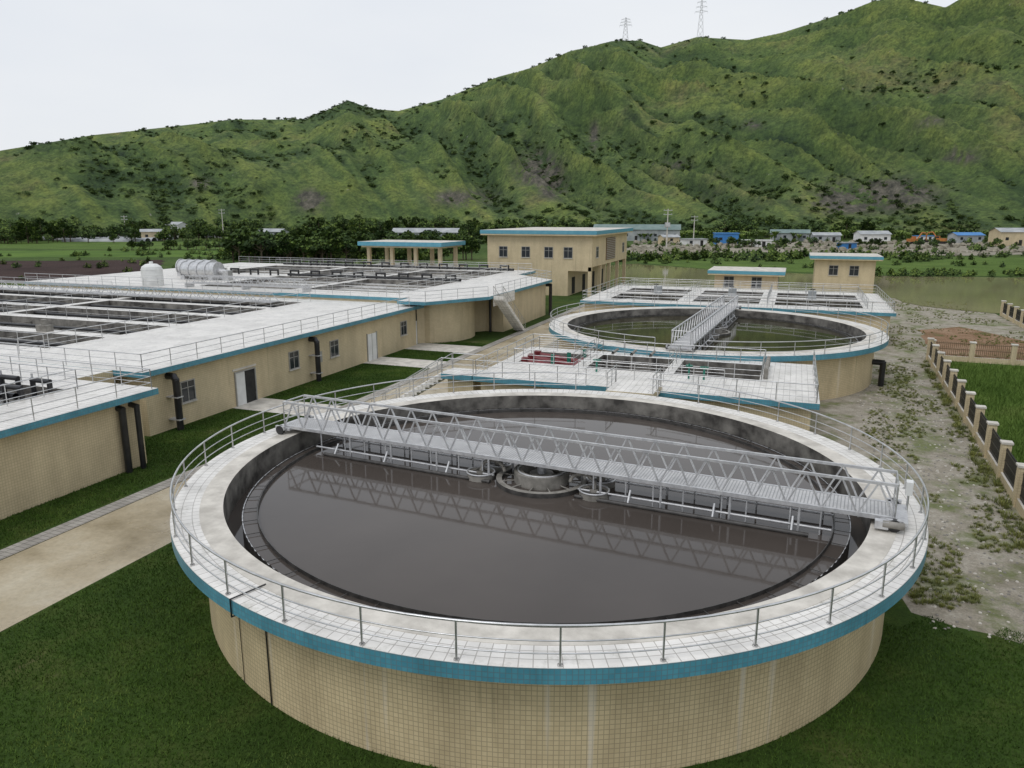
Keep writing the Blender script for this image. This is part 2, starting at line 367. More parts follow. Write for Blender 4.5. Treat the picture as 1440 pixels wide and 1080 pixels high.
# ------------------------------------------------------------ generic basin block
def basin(e,x0,x1,y0,y1,zt,ops,wmat='watg',ov=.6,dz=.55,fascia='blue',wall='wallfar',depth=1.4):
    mb=MB(); w=MB()
    xs=sorted({x0,x1,*[o[0] for o in ops],*[o[1] for o in ops]}); ys=sorted({y0,y1,*[o[2] for o in ops],*[o[3] for o in ops]})
    for i in range(len(xs)-1):
        for j in range(len(ys)-1):
            cx=(xs[i]+xs[i+1])/2; cy=(ys[j]+ys[j+1])/2
            if any(o[0]<cx<o[1] and o[2]<cy<o[3] for o in ops): continue
            mb.poly([(xs[i],ys[j],zt),(xs[i+1],ys[j],zt),(xs[i+1],ys[j+1],zt),(xs[i],ys[j+1],zt)],'deck')
    for o in ops:
        zb=zt-depth
        mb.poly([(o[0],o[2],zb),(o[1],o[2],zb),(o[1],o[2],zt),(o[0],o[2],zt)],'concd')
        mb.poly([(o[0],o[3],zb),(o[1],o[3],zb),(o[1],o[3],zt),(o[0],o[3],zt)],'concd')
        mb.poly([(o[0],o[2],zb),(o[0],o[3],zb),(o[0],o[3],zt),(o[0],o[2],zt)],'concd')
        mb.poly([(o[1],o[2],zb),(o[1],o[3],zb),(o[1],o[3],zt),(o[1],o[2],zt)],'concd')
        zz=zt-dz-(o[4] if len(o)>4 else 0)
        w.poly([(o[0],o[2],zz),(o[1],o[2],zz),(o[1],o[3],zz),(o[0],o[3],zz)],wmat)
    f=.3
    for a,b in(((x0,y0),(x1,y0)),((x1,y0),(x1,y1)),((x1,y1),(x0,y1)),((x0,y1),(x0,y0))):
        mb.poly([(a[0],a[1],zt-f),(b[0],b[1],zt-f),(b[0],b[1],zt),(a[0],a[1],zt)],fascia)
    a,b,c_,d=x0+ov,x1-ov,y0+ov,y1-ov
    for q in([(x0,y0),(x1,y0),(b,c_),(a,c_)],[(x1,y0),(x1,y1),(b,d),(b,c_)],[(x1,y1),(x0,y1),(a,d),(b,d)],[(x0,y1),(x0,y0),(a,c_),(a,d)]):
        mb.poly([(p[0],p[1],zt-f) for p in q],'conc')
    for p,q in(((a,c_),(b,c_)),((b,c_),(b,d)),((b,d),(a,d)),((a,d),(a,c_))):
        mb.poly([(p[0],p[1],-.2),(q[0],q[1],-.2),(q[0],q[1],zt-f),(p[0],p[1],zt-f)],wall)
    mb.obj('walls_and_deck',e)
    if ops: w.obj('basin_water',e)
def window(mb,side,u,z,w,h,pos,mull=1):
    def bx(u0,u1,z0,z1,d0,d1,k):
        if side=='+x': mb.box(pos+d0,pos+d1,u0,u1,z0,z1,k)
        else: mb.box(u0,u1,pos-d1,pos-d0,z0,z1,k)
    bx(u-w/2,u+w/2,z,z+h,.003,.02,'glass'); t=.06
    bx(u-w/2-t,u-w/2,z-t,z+h+t,.001,.07,'frame'); bx(u+w/2,u+w/2+t,z-t,z+h+t,.001,.07,'frame')
    bx(u-w/2,u+w/2,z+h,z+h+t,.001,.07,'frame'); bx(u-w/2-.1,u+w/2+.1,z-t-.06,z-t,.001,.12,'conc')
    bx(u-w/2,u+w/2,z-t,z,.001,.07,'frame')
    for i in range(mull):
        uu=u-w/2+w*(i+1)/(mull+1); bx(uu-.025,uu+.025,z,z+h,.021,.05,'frame')
    bx(u-w/2,u+w/2,z+h*.68-.02,z+h*.68+.02,.021,.048,'frame')

# ---- aeration building (long, left)
e=empty('aeration_tank_building')
rows=[(33,37.4),(38.6,43),(44.2,48.6),(49.8,54.2),(55.2,59.4)]
ops=[(x0,x1,a,b) for a,b in rows for x0,x1 in((-84,-63),(-62,-43.5))]
basin(e,-96,-31.9,29.4,62,3.75,ops)
mb=MB()
for q in(33,43,48,59): window(mb,'+x',q,1.35,1.0,1.15,-32.5)
mb.box(-32.497,-32.46,37.0,37.85,.02,2.15,'white'); mb.box(-32.497,-32.47,37.85,38.8,.02,2.15,'dark')
mb.box(-32.497,-32.41,36.92,37.0,.0,2.23,'frame'); mb.box(-32.497,-32.41,38.8,38.88,.0,2.23,'frame'); mb.box(-32.497,-32.41,37.0,38.8,2.151,2.23,'frame')
mb.box(-32.497,-32.46,52.8,54.2,.02,2.25,'white'); mb.box(-32.46,-32.44,53.48,53.52,.02,2.25,'frame')
mb.box(-32.497,-32.41,52.72,52.8,.0,2.33,'frame');mb.box(-32.497,-32.41,54.2,54.28,.0,2.33,'frame')
mb.box(-32.497,-32.40,45.6,46.3,1.2,2.0,'frame')
mb.box(-32.6,-32.45,36.8,39.0,2.3,2.42,'conc')
mb.obj('windows_and_doors',e)
mb=MB()
for q in(31.6,45.0):
    mb.pipe([(-32.6,q,3.1),(-32.05,q,3.1),(-31.9,q,2.9),(-31.9,q,0)],.19,'black',14)
    for z in(.6,1.9): mb.box(-32.5,-31.68,q-.23,q+.23,z,z+.06,'galv')
mb.obj('downpipes',e)
mb=MB()
rail(mb,[(-32.1,29.6,3.75),(-32.1,59.5,3.75)],.95,2.0)
rail(mb,[(-32.1,29.6,3.75),(-43.2,29.6,3.75)],.95,2.0)
rail(mb,[(-43.2,31,3.75),(-43.2,60.3,3.75)],.95,2.0)
for q in (32.8,43.6,54.7): rail(mb,[(-84,q,3.75),(-43.4,q,3.75)],.95,2.2,.02,mids=(.5,))
rail(mb,[(-62.5,33,3.75),(-62.5,59.4,3.75)],.95,2.2,.02,mids=(.5,))
rail(mb,[(-96,61.8,3.75),(-70,61.8,3.75)],.95,2.2,.02)
mb.obj('railings',e)
mb=MB()
for a,b in rows:
    mb.tube((-83,(a+b)/2,3.5),(-44,(a+b)/2,3.5),.12,'black',8)
    mb.box(-83.8,-43.8,a+.25,a+.45,3.15,3.4,'pier')
    for x in range(-82,-44,6): mb.box(x-.05,x+.05,a,b,3.32,3.42,'pier')
for q in(56.9,):
    for y in(q,q+1.0): truss(mb,-84,-45,y,3.95,4.75,1.6,r=.028)
    mb.box(-84,-45,q+.06,q+.94,3.92,3.98,'grate')
for p in(-58,-50):
    mb.box(p-.5,p+.5,37.7,38.3,3.76,4.2,'pier'); mb.tube((p,38.0,4.2),(p,38.0,4.6),.2,'pier',12,cap=True)
mb.obj('basin_equipment',e)

# ---- second block, with stepped plan
e=empty('biological_reactor_tank')
ops=[(-61,-49,65,79),(-48,-36.5,66,79),(-74,-62,81,95),(-61,-49,81,95),(-48,-36.5,81,95)]
basin(e,-84,-33.5,62.05,99,4.25,ops,'foam',.1)
mb=MB()
mb.prism([(-33.5,59.8),(-30.6,59.8),(-27,66),(-27,86),(-33.5,92)],3.95,4.25,'blue','deck')
pts=[(-33.6,61.0),(-32.2,62.6)]+[(-33.4+4.1*math.cos(math.radians(t)),66.8+4.6*math.sin(math.radians(t))) for t in range(-65,50,8)]+[(-29.6,71.5),(-27.7,71.5),(-27.7,85.6),(-33.6,91.4)]
mb.prism(pts,-.2,3.945,'wallfar'); mb.prism([(-33.5,59.4),(-32.7,59.4),(-32.7,62.4),(-33.5,62.4)],-.1,3.44,'dark')
mb.box(-32.69,-32.6,60.8,61.8,0,2.2,'white')
mb.obj('side_wall',e)
mb=MB()
rail(mb,[(-33.3,59.95,4.25),(-30.7,59.95,4.25),(-27.15,66.1,4.25)],.95,1.8)
rail(mb,[(-27.15,68,4.25),(-27.15,86,4.25),(-33.5,91.8,4.25)],.95,1.8)
rail(mb,[(-84,98.8,4.25),(-34,98.8,4.25)],.95,2)
rail(mb,[(-84,62.3,4.25),(-36,62.3,4.25)],.95,2)
for q in(64.8,80,95.2): rail(mb,[(-62 if q<70 else -74,q,4.25),(-36.3,q,4.25)],.95,2,.02,mids=(.5,))
for p in(-48.5,-36.2): rail(mb,[(p,65,4.25),(p,95,4.25)],.95,2)
mb.obj('railings',e)
mb=MB(); steps(mb,-26.45,67,-26.45,73.4,4.25,.05,1.05); 
mb.prism([(-27.0,72.9),(-26.95,72.9),(-26.95,67),(-27.0,67)],3.2,4.2,'deck')
mb.obj('stairs',e)
mb=MB()
for p in np.arange(-72,-36,3.1):
    for q in(79.4,96.8):
        mb.pipe([(p,q,4.25),(p,q,4.95),(p+1.2,q,4.95),(p+1.2,q,4.35)],.12,'black',8)
mb.tube((-60,79.4,4.45),(-36,79.4,4.45),.16,'black',8); mb.tube((-74,97,4.45),(-36,97,4.45),.16,'black',8)
mb.pipe([(-27.8,86,3.6),(-27.2,86,3.6),(-27.2,86,0)],.2,'black',12)
mb.pipe([(-29.3,70.9,3.6),(-28.9,70.9,3.5),(-28.9,70.9,0)],.14,'black',12)
for x0 in(-74,-61,-48):
    for q in range(67,95,3): 
        if x0==-74 and q<80: continue
        if q not in(79,): mb.box(x0+.2,x0+11,q,q+.18,3.6,3.85,'pier')
mb.obj('air_pipes',e)

# ---- near-left block
e=empty('sludge_thickening_building')
basin(e,-72,-28.4,4,27.0,3.75,[(-60,-48,8,25.2),(-47,-32.2,8,25.2)])
mb=MB()
rail(mb,[(-28.6,4.5,3.75),(-28.6,26.8,3.75),(-40,26.8,3.75)],.95,2.0)
rail(mb,[(-31.9,8,3.75),(-31.9,25.5,3.75),(-47,25.5,3.75)],.95,1.8); rail(mb,[(-47.5,8,3.75),(-47.5,25.2,3.75)],.95,1.8)
mb.obj('railings',e)
mb=MB()
for q in np.arange(10,25,2.6):
    mb.pipe([(-33.4,q,3.3),(-33.4,q,4.3),(-32.3,q,4.3),(-32.3,q,3.5)],.11,'black',10)
for p in np.arange(-46,-32.5,2.1):
    mb.pipe([(p,24.4,3.3),(p,24.4,4.3),(p+1.1,24.4,4.3),(p+1.1,24.4,3.5)],.12,'black',10)
    mb.tube((p,24.4,4.3),(p,24.4,4.6),.05,'galv',8)
mb.tube((-47,23.2,3.8),(-33,23.2,3.8),.16,'black',10); mb.tube((-33.9,9,3.8),(-33.9,23.2,3.8),.16,'black',10)
mb.pipe([(-29.2,25.1,3.2),(-28.75,25.1,3.1),(-28.75,25.1,0)],.16,'black',12)
mb.pipe([(-29.2,25.8,3.2),(-28.6,25.8,3.1),(-28.6,25.8,0)],.13,'black',12)
mb.obj('pipes',e)
mb=MB(); mb.box(-72,-34,27.01,29.39,-.1,3.74,'wallfar','deck'); mb.obj('link_deck',e)

# ---- roof equipment
e=empty('storage_tank'); mb=MB()
cx,cy=-66,63.6
mb.lathe([(0,6.65),(.6,6.58),(1.0,6.3),(1.1,5.95),(1.1,4.25)],['white']*4,(cx,cy),32); mb.tube((cx,cy,6.6),(cx,cy,6.85),.2,'white',12,cap=True)
for z in(4.8,5.4,6.0): mb.lathe([(1.1,z),(1.14,z+.03),(1.1,z+.06)],['white']*2,(cx,cy),32)
mb.obj('tank_shell',e)
e=empty('rotary_drum_screen'); mb=MB()
for (x0,y0) in((-72.8,75.0),(-69.0,71.6)):
    z=5.35; mb.tube((x0,y0,z),(x0+5.0,y0,z),.95,'steel',28,cap=True)
    for t in(0,1.25,2.5,3.75,5.0): mb.tube((x0+t-.06,y0,z),(x0+t+.06,y0,z),1.04,'galv',28,cap=True)
    mb.box(x0,x0+.6,y0-.9,y0+.9,4.25,4.75,'galv'); mb.box(x0+4.2,x0+4.8,y0-.9,y0+.9,4.25,4.75,'galv')
    mb.tube((x0+5.0,y0,z),(x0+6.2,y0,z-.2),.3,'galv',12,cap=True); mb.box(x0+5.9,x0+6.7,y0-.4,y0+.4,4.25,5.4,'steel')
mb.obj('drums',e)
e=empty('pipe_gantry'); mb=MB()
for y in(63.2,64.2): truss(mb,-61,-46,y,4.7,5.5,1.5,r=.028)
for x in(-61,-53.5,-46): mb.box(x-.1,x+.1,63.1,64.3,4.25,4.7,'galv')
mb.obj('frame',e)

# pavilion
e=empty('open_pavilion'); mb=MB()
mb.box(-62,-48,100,107,-.1,4.2,'wallfar','deck')
for x in(-61,-57,-53,-49):
    for y in(100.8,106.2): mb.box(x-.25,x+.25,y-.25,y+.25,4.2,7.0,'wallfar')
mb.obj('columns_and_base',e)
mb=MB(); mb.box(-61.6,-48.4,99.6,107.4,7.0,7.25,'wallfar'); mb.box(-62,-48,99.2,107.8,7.25,7.85,'roofblue','conc'); mb.obj('roof',e)

# two-storey office
e=empty('office_building'); mb=MB()
x0,x1,y0,y1=-44,-27.6,107,131
mb.box(x0,-31.2,y0,y1,-.1,4.3,'wallfar'); mb.box(x0-.0,x1,y0,y1,4.302,8.8,'wallfar')
mb.box(-31.2,x1,y0,y0+.35,3.7,4.3,'wallfar')
for y in(y0+.25,113,119,125,y1-.25): mb.box(x1-.55,x1-.05,y-.25,y+.25,-.1,4.3,'wallfar')
mb.obj('walls',e)
mb=MB(); mb.box(x0-.8,x1+.8,y0-.8,y1+.8,8.8,9.0,'wallfar'); mb.box(x0-.85,x1+.85,y0-.85,y1+.85,9.0,9.55,'roofblue','conc'); mb.obj('roof',e)
mb=MB()
for x in(-41.4,-37.8,-34.2,-31.2): window(mb,'-y',x,5.6,1.25,1.5,y0)
for y in(110,): window(mb,'+x',y,5.6,1.3,1.5,x1)
window(mb,'+x',128,5.6,1.3,1.5,x1)
mb.box(x1+.002,x1+.12,115.5,121.5,4.9,8.3,'brown')
for i in range(12): mb.box(x1+.12,x1+.18,115.5,121.5,5+i*.28,5.1+i*.28,'frame')
for y in(110,116,122,128): mb.box(-31.198,-31.15,y-.8,y+.8,.1,2.6,'dark')
mb.obj('windows',e)

def hut(name,x0,x1,y0,y1,h,wins):
    e=empty(name); mb=MB(); mb.box(x0,x1,y0,y1,-.1,h-.5,'wallfar'); mb.obj('walls',e)
    mb=MB(); mb.box(x0-.9,x1+.9,y0-.9,y1+.9,h-.5,h-.32,'wallfar'); mb.box(x0-.95,x1+.95,y0-.95,y1+.95,h-.32,h+.15,'roofblue','conc'); mb.obj('roof',e)
    mb=MB()
    for x in wins: window(mb,'-y',x,h*.42,1.3,1.5,y0)
    window(mb,'+x',(y0+y1)/2,h*.42,1.2,1.5,x1)
    mb.obj('windows',e)
hut('pump_house',3.3,12.3,134,143,5.1,(6.1,9.2))
hut('blower_house',-10.6,-2.0,112,119,3.9,(-8.6,-4.8))

# ---- sludge pump pit between tanks
e=empty('sludge_pump_station')
basin(e,-16.6,1.7,38,48.2,3.0,[(-11.2,-6.6,42.6,47.2,.9),(-6.0,-1.3,42.6,47.2,.9),(-15.6,-12.0,42.9,46.6,.6)],'water',.35,depth=2.6,dz=.9)
mb=MB()
rail(mb,[(-16.45,38.15,3),(-8.4,38.15,3)],.9,1.7); rail(mb,[(-6,38.15,3),(1.55,38.15,3),(1.55,48.2,3)],.9,1.7)
rail(mb,[(-16.45,38.15,3),(-16.45,48.2,3),(-12,48.2,3)],.9,1.7)
for a,b_ in((-11.3,-1.2),(-15.7,-11.9)):
    rail(mb,[(a,42.4,3),(b_,42.4,3),(b_,47.3,3),(a,47.3,3)],.9,1.5,closed=True)
rail(mb,[(-6.3,42.5,3),(-6.3,47.2,3)],.9,1.5)
rail(mb,[(-11,40.2,3),(-3,40.2,3)],.9,1.5)
mb.obj('railings',e)
mb=MB()
for i,y in enumerate((43.6,44.8,46.0)):
    mb.tube((-15.4,y,2.9),(-12.2,y,2.55),.2,'red',14,cap=True); mb.box(-15.6,-15.2,y-.22,y+.22,2.6,3.15,'red')
    mb.tube((-13.6+i*.7,y,2.75),(-13.6+i*.7,y,3.45),.13,'green',12,cap=True)
mb.box(-12.3,-12.05,43,46.6,2.6,2.95,'red')
for x in(-14.6,-13.0): mb.box(x,x+.12,42.95,46.55,2.5,2.62,'rubber')
mb.pipe([(-1.0,43,3),(-1.0,43,3.5),(-1,46.8,3.5),(-1,46.8,3)],.12,'pier',10)
for x in(-10.4,-9.2,-8.0): 
    mb.tube((x,46.2,1.5),(x,46.2,3.3),.09,'pier',10); mb.tube((x,46.2,3.3),(x,47.6,3.3),.09,'pier',10)
mb.tube((-5,41.4,3.0),(-5,41.4,3.9),.05,'green',8); mb.tube((-5,41.4,3.75),(-5,41.4,3.8),.2,'green',14,cap=True)
for x in(-10.3,-4.2): mb.tube((x,41.6,3.0),(x,41.6,3.7),.06,'green',8); mb.torus((x,41.6,3.7),.22,.025,'green',16,6)
mb.obj('screw_pumps',e)
mb=MB(); mb.box(-8.4,-6.0,35.95,37.99,2.9,3.3,'wallfar','deck'); mb.box(-8.4,-6,38.02,38.6,3.003,3.17,'wallfar','deck')
rail(mb,[(-8.35,36.0,3.3),(-8.35,38.1,3.3)],.9,1.2); rail(mb,[(-6.05,36.0,3.3),(-6.05,38.1,3.3)],.9,1.2)
mb.obj('link_bridge',e)
mb=MB(); mb.box(-18.6,-16.65,38.0,39.8,2.7,3.0,'blue','deck'); mb.box(-18.3,-16.7,38.3,39.5,-.1,2.7,'wallfar')
steps(mb,-18.6,38.9,-23.4,38.9,3.0,.05,1.4)
rail(mb,[(-18.6,38.1,3),(-16.6,38.1,3)],.9,1.4); rail(mb,[(-18.6,39.7,3),(-16.6,39.7,3)],.9,1.4)
mb.obj('stairs',e)

# ---- contact tank behind tank 2
e=empty('contact_tank')
basin(e,-20.5,9,75,93,3.2,[(-18,-11,78,90,.2),(-9.5,-3,78,90,.2),(-1.5,6.5,78,90,.2)],'water2',.4)
mb=MB()
rail(mb,[(-20.3,75.2,3.2),(8.8,75.2,3.2),(8.8,92.8,3.2),(-20.3,92.8,3.2)],.95,1.8,closed=True)
for q in(77.7,90.3,84): rail(mb,[(-18.3,q,3.2),(6.8,q,3.2)],.95,1.8)
for p in(-18.3,-10.2,-2.2,6.8): rail(mb,[(p,77.7,3.2),(p,90.3,3.2)],.95,1.8)
mb.obj('railings',e)
mb=MB()
mb.box(-20,9,83.4,84.6,3.22,3.3,'deck')
for p in(-14,-6,2):
    mb.box(p-.4,p+.4,83.6,84.4,3.3,4.1,'greymetal'); mb.tube((p,82.6,3.2),(p,82.6,4.4),.06,'steel',6); mb.tube((p-.25,82.6,4.4),(p+.25,82.6,4.4),.05,'black',6)
mb.obj('gates',e)

# ------------------------------------------------------------ fence
def fence(name,a,b,sp=3.0,h=1.75,panel='black',gap=.075):
    e=empty(name); a=Vector(a);b=Vector(b);L=(b-a).length; ang=math.atan2(b.y-a.y,b.x-a.x)
    Mx=Matrix.Translation((a.x,a.y,0))@Matrix.Rotation(ang,4,'Z'); n=round(L/sp); sp=L/n
    mb=MB(); mb.M=Mx; mb.box(0,L,-.11,.11,-.2,.42,'wallfar','conc'); mb.obj('low_wall',e)
    mb=MB(); mb.M=Mx
    for i in range(n+1):
        x=i*sp; mb.box(x-.19,x+.19,-.19,.19,-.2,h,'wallfar'); mb.box(x-.24,x+.24,-.24,.24,h,h+.09,'conc')
    mb.obj('posts',e)
    mb=MB(); mb.M=Mx
    for i in range(n):
        x=i*sp+.19; x2=(i+1)*sp-.19
        for z in(.55,1.0,1.48): mb.box(x,x2,-.025,.025,z-.03,z+.03,panel)
        m_=int((x2-x)/gap)
        for j in range(1,m_): 
            xx=x+(x2-x)*j/m_; mb.box(xx-.018,xx+.018,-.018,.018,.42,1.6,panel)
    mb.obj('panels',e)
fence('perimeter_fence',(8.6,14),(11.2,70),3.4)
fence('perimeter_fence',(11.4,70.2),(23.0,69.6),2.9,1.6,'brown',.14)
fence('perimeter_fence',(23.2,69.8),(23.8,104),3.0,1.75,'black',.12)

# ------------------------------------------------------------ ground sheets
def sheet(name,poly,z,k,jag=0):
    if jag:
        out=[]
        for i in range(len(poly)):
            a=poly[i];b=poly[(i+1)%len(poly)]; L=math.dist(a,b); n=max(1,int(L/(jag*2.2)))
            for j in range(n):
                t=j/n; x=a[0]+(b[0]-a[0])*t; y=a[1]+(b[1]-a[1])*t
                out.append((x+R.uniform(-jag,jag)*.5,y+R.uniform(-jag,jag)*.5))
        poly=out
    mb=MB(); mb.poly([(x,y,z) for x,y in poly],k,[(x,y) for x,y in poly]); return mb.obj(name)
sheet('ground',[(-4000,-4000),(4000,-4000),(4000,4000),(-4000,4000)],0,'ground')
sheet('lawn',[(-32.6,-12),(-26.2,-12),(-26.2,100),(-32.6,100)],.010,'lawn')
sheet('lawn',[(-21.0,-12),(8.5,-12),(8.7,22.8),(4,23.6),(2,38),(-4,48),(-21.0,50)],.012,'lawn',.5)
sheet('gravel_yard',[(2,20),(9,20),(11.3,70),(23,70),(24,120),(9,122),(-21,118),(-21,50),(-10,45)],.008,'gravel',.6)
sheet('dirt_patch',[(12.5,72),(20,72),(21.5,84),(17,92),(12.8,88)],.014,'reddirt',1)
sheet('road',[(-25.5,-12),(-21,-12),(-21,150),(-25.5,150)],.016,'road')
sheet('road',[(-26,100),(-10,96),(9,96),(12,110),(-26,112)],.012,'road',.4)
sheet('paved_path',[(-26.3,-12),(-25.52,-12),(-25.52,100),(-26.3,100)],.03,'paver')
for a,b_ in((36.5,39.4),(52,55),(59,62.5)):
    sheet('paved_path',[(-32.55,a),(-26.32,a),(-26.32,b_),(-32.55,b_)],.022,'conc')
sheet('grass_field',[(8.8,-12),(120,-12),(120,66),(24,69),(11.2,69.4)],.006,'field')
sheet('pond',[(-36,124),(-26,121),(14,120),(16,112),(24,106),cw(110,95),cw(130,140),cw(75,146),cw(45,160),cw(30,184),(-52,150)],.045,'pond',1.5)
def csheet(name,pts,z,k,jag=2): return sheet(name,[cw(*p) for p in pts],z,k,jag)
csheet('ploughed_field',[(-110,128),(-66,138),(-92,200),(-160,190)],.03,'plough')
csheet('crop_field',[(-240,205),(-60,215),(-70,250),(-280,250)],.03,'crop')
csheet('crop_field',[(-300,258),(-60,258),(-80,325),(-380,330)],.035,'field')
csheet('crop_field',[(32,186),(46,163),(76,149),(140,144),(210,215),(120,212),(30,214)],.025,'field')
csheet('rubble_lot',[(22,215),(110,215),(200,235),(230,330),(60,320),(40,270)],.03,'rubbleg',3)

# ------------------------------------------------------------ hills
SK=[(-110,4.5),(-85,4),(-60,3.5),(-42,2.8),(-36,3.3),(-33.3,3.74),(-28.2,4.9),(-22.6,5.77),(-19.4,6.26),(-14.7,6.42),(-13.2,7.07),(-11.7,7.76),(-10.1,7.24),(-8.2,7.14),(-5.1,7.94),(-1,9.48),(1.5,10.1),(4.05,11.1),(7.05,11.7),(9,11.7),(10.5,11.2),(12.9,11.75),(16.3,11.4),(18.5,11.7),(22,12.5),(24,13.1),(25.7,13.1),(28.1,12.3),(28.9,12.7),(32.1,13.6),(45,15),(70,12),(110,9)]
AZ=np.array([a for a,_ in SK]);EL=np.array([b for _,b in SK])
def ss(a,b,x): t=min(1,max(0,(x-a)/(b-a))); return t*t*(3-2*t)
azs=np.concatenate([np.linspace(-100,-45,50)[:-1],np.linspace(-45,45,860),np.linspace(45,100,50)[1:]])
NA=len(azs);NR=190
H=np.zeros((NA,NR)); G=np.zeros((NA,NR)); S=np.zeros((NA,NR)); RR=np.zeros((NA,NR))
for i,az in enumerate(azs):
    el=float(np.interp(az,AZ,EL)); rb=400+35*noise.noise(Vector((az*.09,3,0)))+40*(1-ss(-6,6,az))
    rr=860+60*noise.noise(Vector((az*.06,9,0)))+ (60*ss(0,20,az))
    Hr=math.tan(math.radians(el))*rr+12
    foot=(50+13*noise.noise(Vector((az*.11,5,1))))*(1-ss(-1,5,az))
    foot2=(30+22*noise.noise(Vector((az*.13,15,1))))*ss(6,12,az)
    rc=600+30*noise.noise(Vector((az*.1,7,1)))
    sl=.35+.75*ss(-12,14,az); a=math.radians(az)
    for j in range(NR):
        t=(j/(NR-1)); r=rb-10+ (t**1.15)*(rr*1.2-rb+10); RR[i,j]=r
        tt=(r-rb)/(rr-rb)
        m_=Hr*(ss(-.05,1.05,tt)*.45+.55*max(0,min(1,tt))) if tt<1 else Hr*(1-(tt-1)*1.2)
        gx=a*650+ (r-400)*sl; wx=noise.fractal(Vector((gx*.006,r*.005,2)),1,2,3)*26
        g1=1-abs(noise.noise(Vector(((gx+wx)*.0100,r*.0016,0)))*2)
        g2=1-abs(noise.noise(Vector(((gx+wx*1.2)*.027,r*.0060,4)))*2)
        g4=1-abs(noise.noise(Vector(((gx+wx*1.1)*.065,r*.018,14)))*2)
        g3=noise.fractal(Vector((a*r*.02,r*.02,8)),.7,2.1,6)
        env=ss(0,.25,tt)*(1-.8*ss(.75,1.0,tt))
        f=foot*math.exp(-((r-rc)/105)**2)*ss(0,.12,tt)+foot2*math.exp(-((r-rc+60)/90)**2)*ss(0,.12,tt)*.5
        h=max(m_,f)+.25*min(m_,f)
        h+=env*((g1-.6)*Hr*.19*(.5+.5*min(1,tt*2))+(g2-.6)*Hr*.060+(g4-.6)*Hr*.018+g3*3.6)
        h+=g3*1.6*ss(0,.1,tt)
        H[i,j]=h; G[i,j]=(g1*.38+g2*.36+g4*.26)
    tgt=math.tan(math.radians(el))
    jm=int(np.argmax((H[i]-12)/RR[i])); need=tgt*RR[i,jm]+12
    H[i]*=need/max(H[i,jm],1)
ELV=np.degrees(np.arctan((H-12)/RR))
for (a0,e0,sa,se,w) in((25.3,1.2,2.8,.85,1.5),(23.0,.6,1.5,.5,1.2),(1.9,3.1,1.3,1.0,1.4),(3.0,2.0,.9,.8,1.2),(-14.6,.9,.9,.6,1.5),(-3.7,1.1,2.0,.5,1.0),(28,5.7,.7,.25,.9),(17,6,.6,.2,.8),(6,5.5,.3,.9,.8),(-22,2,.6,.3,.8),(12,3.5,.8,.2,.8),(30,3.5,1,.3,.8)):
    k_=np.exp(-((azs[:,None]-a0)/sa)**2-((ELV-e0)/se)**2)*w; k_[RR>760]*=.4; S+=k_
H[:,0]=-3
vs=[]
for i,az in enumerate(azs):
    a=math.radians(az)
    for j in range(NR):
        x,y=cw(math.sin(a)*RR[i,j],math.cos(a)*RR[i,j]); vs.append((x,y,H[i,j]))
fs=[[i*NR+j,(i+1)*NR+j,(i+1)*NR+j+1,i*NR+j+1] for i in range(NA-1) for j in range(NR-1)]
me=bpy.data.meshes.new('hills'); me.from_pydata(vs,[],fs); me.polygons.foreach_set('use_smooth',[True]*len(fs))
for nm,A in(('gully_shade',G),('scar',S)):
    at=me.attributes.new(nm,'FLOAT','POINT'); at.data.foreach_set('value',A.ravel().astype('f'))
m,nt,b=base('hill_vegetation',.95,0,.1); v=coord(nt)
at=nt.nodes.new('ShaderNodeAttribute'); at.attribute_name='gully_shade'
n1=nz(nt,v,.014,9,.68); n2=nz(nt,v,.09,10,.78); n3=nz(nt,v,.42,5,.75)
c=ramp(nt,n1,[(.30,(.066,.110,.032)),(.46,(.115,.175,.044)),(.58,(.160,.215,.062)),(.70,(.20,.20,.085))])
c=mix(nt,1,c,ramp(nt,n2,[(.34,(.36,.42,.39)),(.47,(.88,.90,.86)),(.64,(1.42,1.34,1.18))]),'MULTIPLY')
c=mix(nt,1,c,ramp(nt,n3,[(.35,(.50,.53,.51)),(.60,(1.25,1.22,1.2))]),'MULTIPLY')
c=mix(nt,1,c,ramp(nt,at.outputs['Fac'],[(.38,(.46,.55,.52)),(.62,(.92,.96,.94)),(.84,(1.26,1.15,1.0))]),'MULTIPLY')  # relief shading painted in: creases darker, spurs lighter, along with denser shrub cover
rk=ramp(nt,nz(nt,v,.13,10,.78),[(.645,(0,0,0)),(.68,(1,1,1))])
c=mix(nt,rk,c,(.36,.345,.30))
at2=nt.nodes.new('ShaderNodeAttribute'); at2.attribute_name='scar'
mm=nt.nodes.new('ShaderNodeMath'); mm.operation='MULTIPLY'; nt.links.new(at2.outputs['Fac'],mm.inputs[0]); nt.links.new(ramp(nt,nz(nt,v,.05,8,.75),[(.42,0),(.52,1.9)]),mm.inputs[1]); mm.use_clamp=True
c=mix(nt,mm.outputs[0],c,ramp(nt,nz(nt,v,.15,8,.8),[(.36,(.036,.036,.026)),(.50,(.13,.118,.085)),(.66,(.28,.25,.19))]))
c=mix(nt,.10,c,(.20,.24,.27))  # aerial haze put into the base colour as a pale blue tint
nt.links.new(c,b.inputs['Base Color']); bump(nt,b,n2,.9,5.5)
me.materials.append(m); hills=bpy.data.objects.new('hills',me); sc.collection.objects.link(hills)

